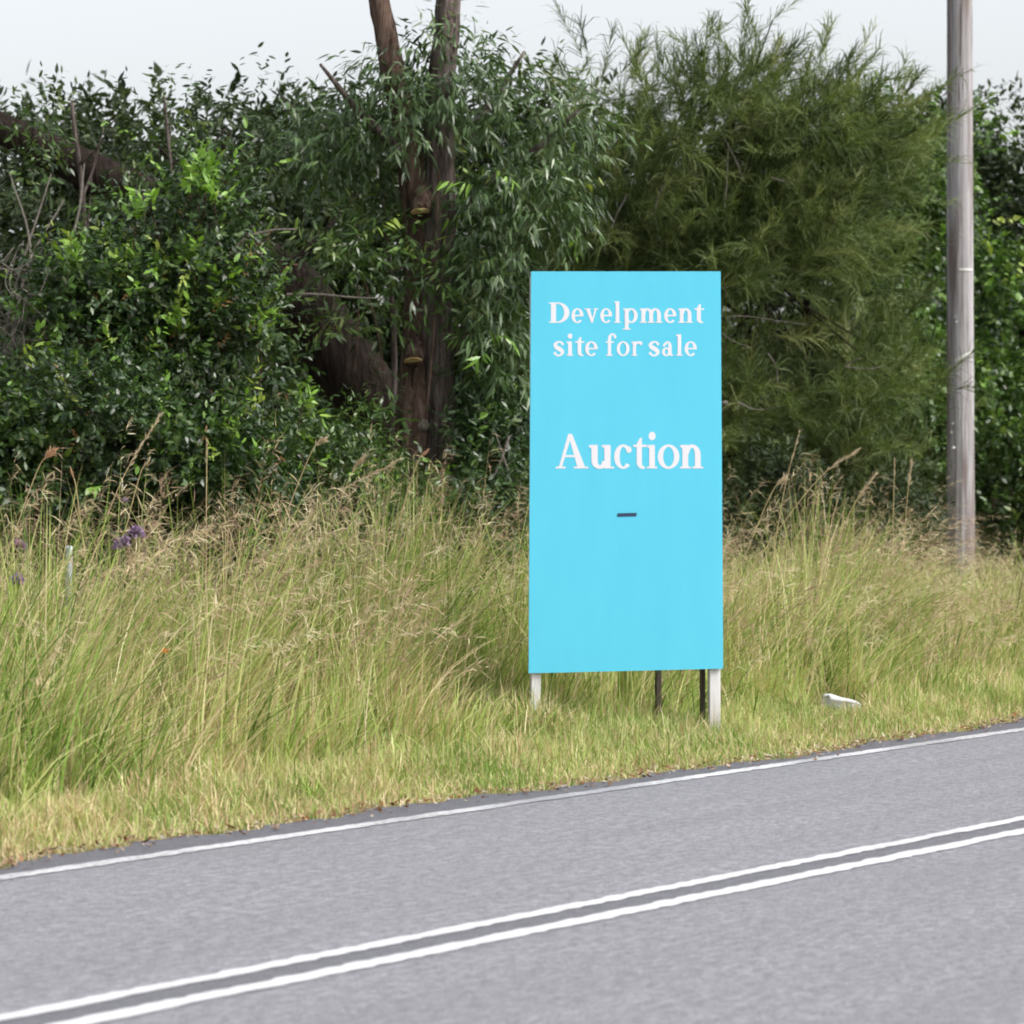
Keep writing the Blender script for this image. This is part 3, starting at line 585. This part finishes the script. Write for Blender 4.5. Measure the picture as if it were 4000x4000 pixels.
# --- dead twigs at the far left, dry branches
tw_ = at(60, HOR, 21.6); dt = tag(empty('dry_twigs', (tw_[0], tw_[1], 0)), 'tangle of dry grey dead twigs at the left edge', 'branches')
b = MB()
for _ in range(85):
    a = at(rnd.normal(10, 70), rnd.uniform(1050, 1560), 21.2 + rnd.random() * .5); d_ = unit(rnd.normal(size=3) * [1, .4, 1]) * rnd.uniform(.15, .5)
    Q = smoothline([a, a + d_ * .5 + rnd.normal(size=3) * .05, a + d_ + rnd.normal(size=3) * .06], 4); b.tube(Q, np.linspace(.006, .0025, len(Q)), 5)
for a0, a1, a2 in (((20, 1700), (90, 1100), (250, 780)), ((0, 1600), (40, 1200), (200, 680)), ((60, 1560), (120, 1000), (40, 680)), ((130, 1250), (290, 900), (330, 640)), ((-30, 2100), (10, 1600), (60, 1200))):
    Q = smoothline([at(*a0, 21.6), at(*a1, 22.2), at(*a2, 22.6)], 8); b.tube(Q, np.linspace(.016, .006, len(Q)), 6)
b.build('twig', M_twig, dt)
for lab, pts, r_ in (('pale bare branch reaching right over the large bush', ((880, 1010), (960, 930), (1060, 900), (1160, 895)), .013),
                     ('thin bare branch lying level above the dark trunk', ((1120, 1150), (1250, 1150), (1380, 1162), (1500, 1165)), .011),
                     ('grey bare twig standing at the top of the large bush', ((560, 760), (555, 900), (440, 1080)), .009),
                     ('grey forked twig in front of the dark bush left of the sign', ((1990, 1700), (1960, 1790), (1930, 1860)), .012)):
    Y_ = 21.7 if 'sign' not in lab and 'trunk' not in lab else 22.6
    Q = smoothline([at(x, y, Y_) for x, y in pts], 6); b = MB(); b.tube(Q, np.linspace(r_, r_ * .5, len(Q)), 6)
    if 'forked' in lab: Q = smoothline([at(1935, 1690, Y_), at(1965, 1780, Y_), at(1985, 1840, Y_)], 5); b.tube(Q, np.linspace(.006, .008, len(Q)), 6)
    tag(b.build('bare_branch', M_twig), lab, 'branch', 'bare dead branches')

# ------------------------------------------------------------------ grass
def fbm(x, y, sd, f=1.0):
    r_ = np.random.default_rng(sd); o = 0
    for k in range(6):
        a = r_.random() * 6.28; fr = f * 1.7 ** k
        o = o + np.sin(fr * (x * math.cos(a) + y * math.sin(a)) + r_.random() * 6.28) / 1.45 ** k
    return o / 2.2
def blades(x, y, z, h, lean, b, wd, segs, col, rnd):
    n = len(x); base = np.stack([x, y, z], 1); th = rnd.random(n) * np.pi
    face = np.stack([np.cos(th), np.sin(th), np.zeros(n)], 1); ld = np.stack([np.cos(lean), np.sin(lean), np.zeros(n)], 1)
    us = np.linspace(0, 1, segs + 1); V = np.zeros((n, 2 * segs + 1, 3))
    for k, u in enumerate(us):
        c_ = base + ld * (h * b * u ** 1.7)[:, None] + np.array([0, 0, 1.0]) * (h * (u - .38 * b * u ** 2.4))[:, None]
        if k < segs:
            ww = face * (wd * (1 - .75 * u ** 1.5) / 2)[:, None]; V[:, 2 * k] = c_ - ww; V[:, 2 * k + 1] = c_ + ww
        else: V[:, 2 * segs] = c_
    nv = 2 * segs + 1; k = np.arange(n)[:, None] * nv
    q_ = np.concatenate([k + np.array([[2 * i, 2 * i + 1, 2 * i + 3, 2 * i + 2]]) for i in range(segs - 1)]) if segs > 1 else np.zeros((0, 4), int)
    t_ = k + np.array([[2 * segs - 2, 2 * segs - 1, 2 * segs]])
    return V.reshape(-1, 3), q_, t_, np.repeat(col, nv, 0)
def pxof(x, y): return 2000 + F * x / y
def joinbuild(name, mt, parts): return crown(name, None, mt, *parts)
GREENS = [(0, (.085, .160, .022)), (.25, (.20, .32, .055)), (.5, (.36, .45, .115)), (.75, (.50, .53, .20)), (1, (.64, .63, .30))]
STRAW = [(0, (.34, .22, .11)), (.4, (.62, .48, .28)), (1, (.80, .70, .47))]
LUMP = at(3285, 2790, 20.4)
def near_lump(x, y): return (np.abs(pxof(x, y) - 3275) < 120) & (y > 18.9) & (y < 20.9)
def near_sign_cap(x, y, h, b):
    """growth in front of and beside the board stays below it"""
    pxx = pxof(x, y); front = (y < 18.75) & (pxx > 1800) & (pxx < 2960)
    return np.where(front, np.minimum(h, .16 + .26 * np.clip((2400 - pxx) / 300, 0, 1) * rnd.random(len(h)) + .20 * rnd.random(len(h)) * np.clip((2900 - pxx) / 300, .3, 1)), h)
def tall(nc, per, tmin, tmax, smin, smax, hmul, stalk, rnd):
    """tussocks: blades fan out of each clump and lean downwind"""
    cs = rnd.uniform(smin, smax, nc); ct = tmin + (tmax - tmin) * rnd.random(nc) ** 1.15
    ct0 = 1.80 + .26 * fbm(cs, 0 * cs, 4, 1.6); ok = ct > ct0 - .30 * rnd.random(nc) ** 2.5; cs, ct, ct0 = cs[ok], ct[ok], ct0[ok]; nc = len(cs)
    ch = (.48 + .74 * np.clip((ct - ct0) / 1.2, 0, 1) * np.interp(ct, [3.2, 5], [1, .85])) * (1 + .17 * fbm(cs, ct, 8, 1.6) + .13 * fbm(cs, ct, 9, .7)) * np.exp(.23 * rnd.normal(size=nc)) * hmul
    ccol = np.clip(.42 + .20 * rnd.normal(size=nc) + .20 * fbm(cs, ct, 41, 1.3), 0, 1); cst = np.clip(stalk + .22 * rnd.normal(size=nc) + .12 * fbm(cs, ct, 51, 1.6), .04, .85)
    cw = .10 + .75 * rnd.normal(size=nc) * .6 + .5 * fbm(cs, ct, 21, 1.1)              # wind direction per clump
    crad = .05 + .10 * rnd.random(nc); cb = np.clip(.42 + .18 * rnd.normal(size=nc), .1, .9)
    k = np.repeat(np.arange(nc), per); n = len(k); th = rnd.random(n) * 6.28; rr_ = np.abs(rnd.normal(size=n)); loose = rnd.random(n) < .30
    ox, oy = np.cos(th) * rr_ * crad[k], np.sin(th) * rr_ * crad[k]; ox = np.where(loose, rnd.normal(size=n) * .30, ox); oy = np.where(loose, rnd.normal(size=n) * .30, oy)
    x = RO[0] + cs[k] * EX[0] + ct[k] * EY[0] + ox; y = RO[1] + cs[k] * EX[1] + ct[k] * EY[1] + oy
    vx = np.cos(th) * .55 + np.cos(cw[k]) * .55 + .35 * rnd.normal(size=n); vy = np.sin(th) * .55 + np.sin(cw[k]) * .55 + .35 * rnd.normal(size=n)
    lean = np.arctan2(vy, vx); b = np.clip(cb[k] * np.hypot(vx, vy) * 1.05 + .12 * rr_ + .12 * rnd.normal(size=n) + np.where(rnd.random(n) < .06, .5, 0), .03, 1.25)
    hh = ch[k] * (.45 + .70 * rnd.random(n)); pxx = pxof(x, y); s_, t_ = to_st(x, y)
    hh = np.minimum(hh, np.where((pxx > 2780) & (pxx < 3010), 1.15, 1.75) + .12 * rnd.random(n)) * np.interp(pxx, [3200, 3600, 3850, 4100], [1, .62, .58, .75])
    hh = near_sign_cap(x, y, hh, b); tx = pxof(x + np.cos(lean) * hh * b, y + np.sin(lean) * hh * b)
    keep = (pxx > -500) & (pxx < 4500) & (y > 8) & (t_ > 1.15) & ~((y + np.sin(lean) * hh * b < 18.6) & (tx > 2040) & (tx < 2850) & (hh > .42)) & ~((tx - 2440) * (pxx - 2440) < 0) ; hh = np.where(near_lump(x, y), .05, hh)
    gcol = pal(np.clip(ccol[k] + .20 * rnd.normal(size=n), 0, 1), GREENS); scol = pal(np.clip(.5 + .3 * rnd.normal(size=n), 0, 1), STRAW)
    isst = rnd.random(n) < cst[k]; wd = np.where(isst, .006, .0095) * (.6 + .8 * rnd.random(n)); col = np.where(isst[:, None], scol, gcol)
    K = keep; return blades(x[K], y[K], np.full(K.sum(), -.02), hh[K], lean[K], b[K], wd[K], 5, col[K], rnd)
gr = np.random.default_rng(21)
parts = [tall(1500, 42, 1.5, 4.3, -3, 24, 1.0, .34, gr), tall(1100, 34, 3.6, 8.6, -4, 30, 1.0, .40, gr), tall(160, 30, 1.6, 8, 24, 60, 1.0, .3, gr)]
def tufts(nc, per, rnd):
    cs = rnd.uniform(-4, 22, nc); ct = rnd.uniform(.75, 1.9, nc); k = np.repeat(np.arange(nc), per); n = len(k); th = rnd.random(n) * 6.28
    x = RO[0] + cs[k] * EX[0] + ct[k] * EY[0] + .05 * rnd.normal(size=n); y = RO[1] + cs[k] * EX[1] + ct[k] * EY[1] + .05 * rnd.normal(size=n)
    h = (.14 + .20 * rnd.random(nc) * np.clip(ct - .5, 0, 1))[k] * (.5 + .7 * rnd.random(n)); h = np.where(near_lump(x, y), .04, h); st_ = (rnd.random(nc) < .4)[k]
    c_ = np.where(st_[:, None], pal(rnd.random(n), STRAW), pal(np.clip(rnd.random(nc)[k] * .7 + .2 * rnd.random(n), 0, 1), GREENS))
    return blades(x, y, np.full(n, -.015), h, th, np.clip(.5 + .3 * rnd.normal(size=n), .05, 1.2), .008 * (.5 + .9 * rnd.random(n)), 4, c_, rnd)
parts.append(tufts(420, 26, gr))
n_ = 900; lx, ly = gr.uniform(1900, 2330, n_), gr.uniform(17.75, 18.12, n_)        # rough growth round the left leg
lh = np.where(lx < 2170, .20 + .24 * gr.random(n_), .12 + .22 * gr.random(n_)); isst_ = gr.random(n_) < .45
parts.append(blades((lx - 2000) * ly / F, ly, np.full(n_, -.015), lh, gr.random(n_) * 6.28, np.clip(.5 + .3 * gr.normal(size=n_), .05, 1.1), .0075 * (.6 + .8 * gr.random(n_)), 4,
             np.where(isst_[:, None], pal(gr.random(n_), STRAW), pal(np.clip(.35 + .25 * gr.normal(size=n_), 0, 1), GREENS)), gr))
tag(joinbuild('long_grass', M_grass, parts), 'long green and straw coloured grass leaning right along the verge', 'grass', kind='stuff')
# seed panicles rising above the long grass
def panicles(n, rnd):
    s_ = rnd.uniform(-3, 26, n); t_ = 2.1 + 5.2 * rnd.random(n)
    x = RO[0] + s_ * EX[0] + t_ * EY[0]; y = RO[1] + s_ * EX[1] + t_ * EY[1]
    pxx = pxof(x, y); ok = ~((y < 18.9) & (pxx > 1650) & (pxx < 2950)) & (pxx > -300) & (pxx < 4300); x, y, s_, t_ = x[ok], y[ok], s_[ok], t_[ok]; n = len(x)
    h = (.90 + .95 * rnd.random(n) ** 1.7) * (1 + .16 * fbm(s_, t_, 9, .7)) * np.interp(pxof(x, y), [0, 900, 1500, 3250, 3600, 3850, 4200], [1.12, 1.12, 1.0, 1, .60, .55, .75]) * (1 + .15 * fbm(s_, t_, 8, 2.2)) * np.clip(.5 + (t_ - 1.8) * .5, .6, 1.08); lean = .0 + .75 * rnd.normal(size=n); b = np.clip(.62 + .30 * rnd.normal(size=n), .05, 1.0)
    h = np.minimum(h, 1.95)
    tx = pxof(x + 1.15 * np.cos(lean) * h * b, y + 1.15 * np.sin(lean) * h * b); ok = ~((y + np.minimum(0, np.sin(lean)) * h * b < 18.9) & (tx > 2000) & (tx < 2880)) & ~((tx - 2440) * (pxof(x, y) - 2440) < 0)
    x, y, s_, t_, h, lean, b = (q_[ok] for q_ in (x, y, s_, t_, h, lean, b)); n = len(x)
    col = pal(rnd.random(n), [(0, (.30, .22, .12)), (.5, (.40, .33, .17)), (1, (.47, .43, .23))])
    out = [blades(x, y, np.full(n, -.02), h, lean, b, np.full(n, .0055), 5, col, rnd)]
    ld = np.stack([np.cos(lean), np.sin(lean), 0 * lean], 1); per = 26
    k = np.repeat(np.arange(n), per); u = .72 + .28 * rnd.random(n * per)
    pos = np.stack([x, y, np.full(n, -.02)], 1)[k] + ld[k] * (h * b)[k][:, None] * (u ** 1.7)[:, None]; pos[:, 2] += h[k] * (u - .38 * b[k] * u ** 2.4)
    d = unit(ld[k] * (.3 + .7 * b[k])[:, None] + np.array([0, 0, .55]) + rnd.normal(size=(n * per, 3)) * .5)
    L = .03 + .09 * rnd.random(n * per); ptype = rnd.random(n)[k]
    cc = pal(np.clip(ptype + .15 * rnd.normal(size=n * per), 0, 1), [(0, (.30, .20, .14)), (.4, (.48, .36, .235)), (.8, (.62, .51, .32)), (1, (.70, .63, .44))])
    out.append((*leaves(pos, d, np.array([-.3, 0, 1.0]) + .5 * rnd.normal(size=(n * per, 3)), L, .0055, .55)[:3], np.repeat(cc, 6, 0)))
    return out
tag(joinbuild('seeding_grass', M_seed, panicles(4200, np.random.default_rng(33))), 'haze of straw and brown seed heads above the long grass', 'grass', kind='stuff')
# mown verge
def verge(n, rnd):
    s_ = np.concatenate([rnd.uniform(-4, 12, int(n * .72)), rnd.uniform(12, 30, n - int(n * .72))]); t_ = .24 + 1.95 * rnd.random(n)
    e = .30 + .07 * wob(s_, 3, (1, .6, .5, .4), (.8, 2.9, 8.3, 23.0)); k = t_ > e - .02 + .10 * np.abs(rnd.normal(size=n)) * (fbm(s_, t_, 61, 5) > -.2)
    s_, t_, e = s_[k], t_[k], e[k]; n = len(s_); x = RO[0] + s_ * EX[0] + t_ * EY[0]; y = RO[1] + s_ * EX[1] + t_ * EY[1]
    f = np.clip((t_ - e) / 1.4, 0, 1); h = (.045 + .14 * f) * (.6 + .8 * rnd.random(n)) * np.clip(1 + .55 * fbm(s_, t_, 71, 5), .25, 2) + np.where(rnd.random(n) < .04, .16 * rnd.random(n) * (.3 + .7 * f), 0)
    h = np.where(near_lump(x, y) & (y > 19.9), h * .4, h)
    g_ = pal(np.clip(.45 + .30 * rnd.normal(size=n) + .30 * fbm(s_, t_, 81, 3.5), 0, 1), [(0, (.14, .25, .04)), (.5, (.36, .44, .13)), (1, (.56, .56, .25))])
    sc_ = pal(rnd.random(n), [(0, (.42, .30, .17)), (1, (.74, .64, .40))]); isst = rnd.random(n) < .30 + .35 * (1 - f) ** 3 + .2 * fbm(s_, t_, 91, 1.8)
    return blades(x, y, np.full(n, -.015), h, rnd.random(n) * 6.28, np.clip(.45 + .3 * rnd.normal(size=n), 0, 1.1), .0075 * (.5 + .9 * rnd.random(n)), 3, np.where(isst[:, None], sc_, g_), rnd)
tag(joinbuild('verge_grass', M_grass, [verge(120000, np.random.default_rng(44))]), 'short dry yellow green mown grass along the road edge', 'grass', kind='stuff')
# leaf litter and pebbles on the ragged road edge
r_ = np.random.default_rng(55); n_ = 3400; s_ = r_.uniform(-3, 24, n_); t_ = .30 + .07 * wob(s_, 3, (1, .6, .5, .4), (.8, 2.9, 8.3, 23.0)) + np.where(r_.random(n_) < .75, r_.normal(size=n_) * .06, -.22 * r_.random(n_)) + .02
pos = np.stack([RO[0] + s_ * EX[0] + t_ * EY[0], RO[1] + s_ * EX[1] + t_ * EY[1], .006 + .012 * r_.random(n_)], 1)
a_ = r_.random(n_) * 6.28; v_ = leaves(pos, np.stack([np.cos(a_), np.sin(a_), .15 * r_.normal(size=n_)], 1), np.array([0, 0, 1.0]) + .3 * r_.normal(size=(n_, 3)), np.where(r_.random(n_) < .5, .012, .02) + .05 * r_.random(n_) ** 2.5, .010 + .014 * r_.random(n_), -.25)
tag(joinbuild('leaf_litter', M_seed, [(*v_, np.repeat(pal(r_.random(n_), [(0, (.10, .045, .02)), (.4, (.26, .12, .055)), (.75, (.40, .30, .20)), (1, (.55, .50, .42))]), 6, 0))]), 'brown dead leaves and crumbs along the road edge', 'leaf litter', kind='stuff')

# --- single seed stalks that stand out above the grass
STK = [((330, 2250), (430, 1985), (625, 1620), 18.2, 1, 'tallest straw seed stalk slanting right across the dark bush on the left'),
       ((806, 2300), (806, 2000), (808, 1725), 18.0, 0, 'upright pale seed stalk in front of the dark bush'),
       ((80, 2250), (110, 1930), (200, 1765), 17.6, 2, 'feathery pinkish seed stalk near the left edge bending right'),
       ((500, 2250), (520, 1950), (578, 1800), 18.4, 0, 'short pale seed stalk right of the tallest one on the left'),
       ((300, 2350), (310, 2000), (280, 1840), 18.0, 0, 'reddish seed stalk leaning left among the purple flowers'),
       ((820, 2420), (1180, 2040), (1560, 1795), 18.8, 1, 'long straw seed stalk sweeping right towards the gum trunk'),
       ((1050, 2250), (1180, 1850), (1262, 1718), 19.2, 1, 'yellowish seed stalk beside the pale patch of the large bush'),
       ((1150, 2300), (1330, 1960), (1420, 1785), 19.0, 1, 'slim seed stalk left of the gum trunk'),
       ((1500, 2250), (1600, 1900), (1662, 1765), 19.4, 0, 'pink seed stalk in front of the foot of the gum trunk'),
       ((1540, 2300), (1660, 2010), (1730, 1945), 19.0, 0, 'low seed stalk below the foot of the gum trunk'),
       ((2960, 2350), (3050, 1990), (3122, 1690), 21.5, 0, 'tallest thin seed stalk right of the sign'),
       ((2980, 2350), (3130, 1950), (3352, 1755), 21.8, 1, 'long drooping seed stalk right of the sign'),
       ((2930, 2300), (2980, 2000), (3062, 1870), 21.2, 2, 'thick fluffy seed stalk close to the right edge of the sign'),
       ((3480, 2350), (3490, 2000), (3495, 1800), 23.5, 0, 'upright thin seed stalk midway between the sign and the pole'),
       ((3540, 2350), (3540, 2000), (3562, 1800), 23.5, 1, 'upright seed stalk left of the pole'),
       ((3100, 2400), (3300, 2050), (3420, 1850), 22.0, 1, 'slanting seed stalk in the middle of the grass right of the sign')]
for ba, mi, ti, Y_, kind, lab in STK:
    T_, Mi = at(*ti, Y_), at(*mi, Y_); A_ = Mi + (Mi - T_) * (Mi[2] / (T_[2] - Mi[2])) * [.62, 1, 1]; A_[2] = -.02; Q = smoothline([A_, at(*mi, Y_), at(*ti, Y_)], 10); e = tag(empty('seed_stalk', (A_[0], A_[1], 0)), lab, 'grass stalk', 'seed stalks above the grass')
    b = MB(); b.tube(Q, np.linspace(.0042, .0022, len(Q)), 5); nq = len(Q); b.build('stem', M_seed, e, False, np.tile([.48, .38, .21], (nq * 5 + 2, 1)))
    n_ = (60, 90, 150)[kind]; u = rnd.uniform((.76, .66, .70)[kind], 1, n_); pos = np.stack([np.interp(u, np.linspace(0, 1, nq), Q[:, k]) for k in range(3)], 1)
    d0 = unit(Q[-1] - Q[-5]); d = unit(d0 + rnd.normal(size=(n_, 3)) * (.13, .24, .20)[kind]); L = (.03, .045, .055)[kind] * (.6 + .7 * rnd.random(n_))
    v_ = leaves(pos, d, rnd.normal(size=(n_, 3)), L, .006, .2); cc = pal(rnd.random(n_), [(0, (.42, .32, .21)), (.6, (.60, .49, .33)), (1, (.72, .64, .48))])
    if 'pink' in lab or 'reddish' in lab: cc = cc * [1.0, .78, .72]
    crown('seed_head', e, M_seed, (*v_, np.repeat(cc, 6, 0)))

# --- purple flowers, orange flower
def flower(px, py, Y, r_, colr, lab, name='purple_flower', n_=260):
    c_ = at(px, py, Y); e = tag(empty(name, (c_[0], c_[1], 0)), lab, 'flower', 'purple flowers in the grass' if 'purple' in name else None)
    b = MB(); b.tube(smoothline([(c_[0] - .05, c_[1], -.02), (c_[0] - .02, c_[1], c_[2] * .6), c_], 5), .004, 5); b.build('stem', M_grass, e, False, np.tile([.14, .19, .06], (11 * 5 + 2, 1)))
    dr = unit(rnd.normal(size=(n_, 3))); dr[:, 2] = np.abs(dr[:, 2]) * .8 - .1; k = rnd.integers(0, 5, n_)
    off = np.clip(rnd.normal(size=(5, 3)), -1.2, 1.2) * r_ * .38; pos = c_ + off[k] + dr * r_ * .25
    v_ = leaves(pos, dr, rnd.normal(size=(n_, 3)), r_ * .55, r_ * .22, .3); cc = np.array(colr) * (.7 + .6 * rnd.random((n_, 1)))
    crown('flower_head', e, M_petal, (*v_, np.repeat(cc, 6, 0)))
PUR = (.33, .23, .37)
flower(540, 2080, 17.6, .055, PUR, 'purple flower cluster in the grass, upper one of the close pair')
flower(478, 2125, 17.4, .050, PUR, 'purple flower cluster in the grass, lower one of the close pair')
flower(85, 2132, 17.2, .036, (.45, .28, .40), 'pale pink purple flower near the left edge')
flower(70, 2265, 17.0, .042, (.26, .15, .32), 'dark purple flower low at the left edge')
flower(492, 1955, 17.8, .022, PUR, 'small lilac flower above the pair of purple clusters')
flower(642, 2545, 15.9, .026, (.75, .30, .06), 'single small orange flower in the long grass', 'orange_flower', 60)

# --- stub of a pale post, broken concrete
m, t, p = mat('pale_plastic'); p.inputs['Roughness'].default_value = .55
t.links.new(ramp(t, noise(t, 20, coord(t), 4), [(.3, (.36, .41, .44)), (.7, (.50, .55, .58))]), p.inputs['Base Color']); M_pale = m
a = at(270, 2132, 18.3); b = MB(); b.tube([(a[0], a[1], -.1), (a[0], a[1], a[2] - .03), (a[0], a[1], a[2] - .005), (a[0], a[1], a[2])], [.020, .020, .021, .014], 14)
e = tag(empty('marker_post', (a[0], a[1], 0)), 'short pale grey post poking out of the long grass on the left', 'post'); b.build('shaft', M_pale, e, True)
b = MB(); b.tube([(a[0], a[1], a[2] - .10), (a[0], a[1], a[2] - .085)], [.0225, .0225], 14); b.build('collar', M_metal, e)
m, t, p = mat('broken_concrete'); p.inputs['Roughness'].default_value = .9
nn = noise(t, 25, coord(t), 6, .7); t.links.new(ramp(t, nn, [(.3, (.40, .40, .41)), (.7, (.66, .66, .67))]), p.inputs['Base Color']); bump(t, p, nn, .6, .01); M_conc = m
c_ = LUMP.copy(); c_[2] = .07; b = MB(); nu, nv = 22, 12
uu, vv = np.meshgrid(np.linspace(0, 2 * np.pi, nu, endpoint=False), np.linspace(-np.pi / 2, np.pi / 2, nv)); sp = lambda a_, e_: np.sign(a_) * np.abs(a_) ** e_
P = np.stack([sp(np.cos(vv), .35) * sp(np.cos(uu), .45), sp(np.cos(vv), .35) * sp(np.sin(uu), .45), sp(np.sin(vv), .45)], -1).reshape(-1, 3)
P = P * (1 + .13 * fbm(P[:, 0] * 2 + P[:, 2], P[:, 1] * 2 - P[:, 2], 77, 1.4) + .03 * rnd.normal(size=len(P)))[:, None] * [.125, .08, .045]
ca, sa = math.cos(-.25), math.sin(-.25); P = np.stack([P[:, 0] * ca + P[:, 2] * -sa, P[:, 1], P[:, 0] * sa + P[:, 2] * ca], 1)
idx = np.arange(nu * nv).reshape(nv, nu); nx = np.roll(idx, -1, 1); b.add(c_ + P, np.stack([idx[:-1], nx[:-1], nx[1:], idx[1:]], -1).reshape(-1, 4))
tag(b.build('concrete_lump', M_conc), 'pale broken slab of concrete lying in the verge grass right of the sign', 'concrete lump')
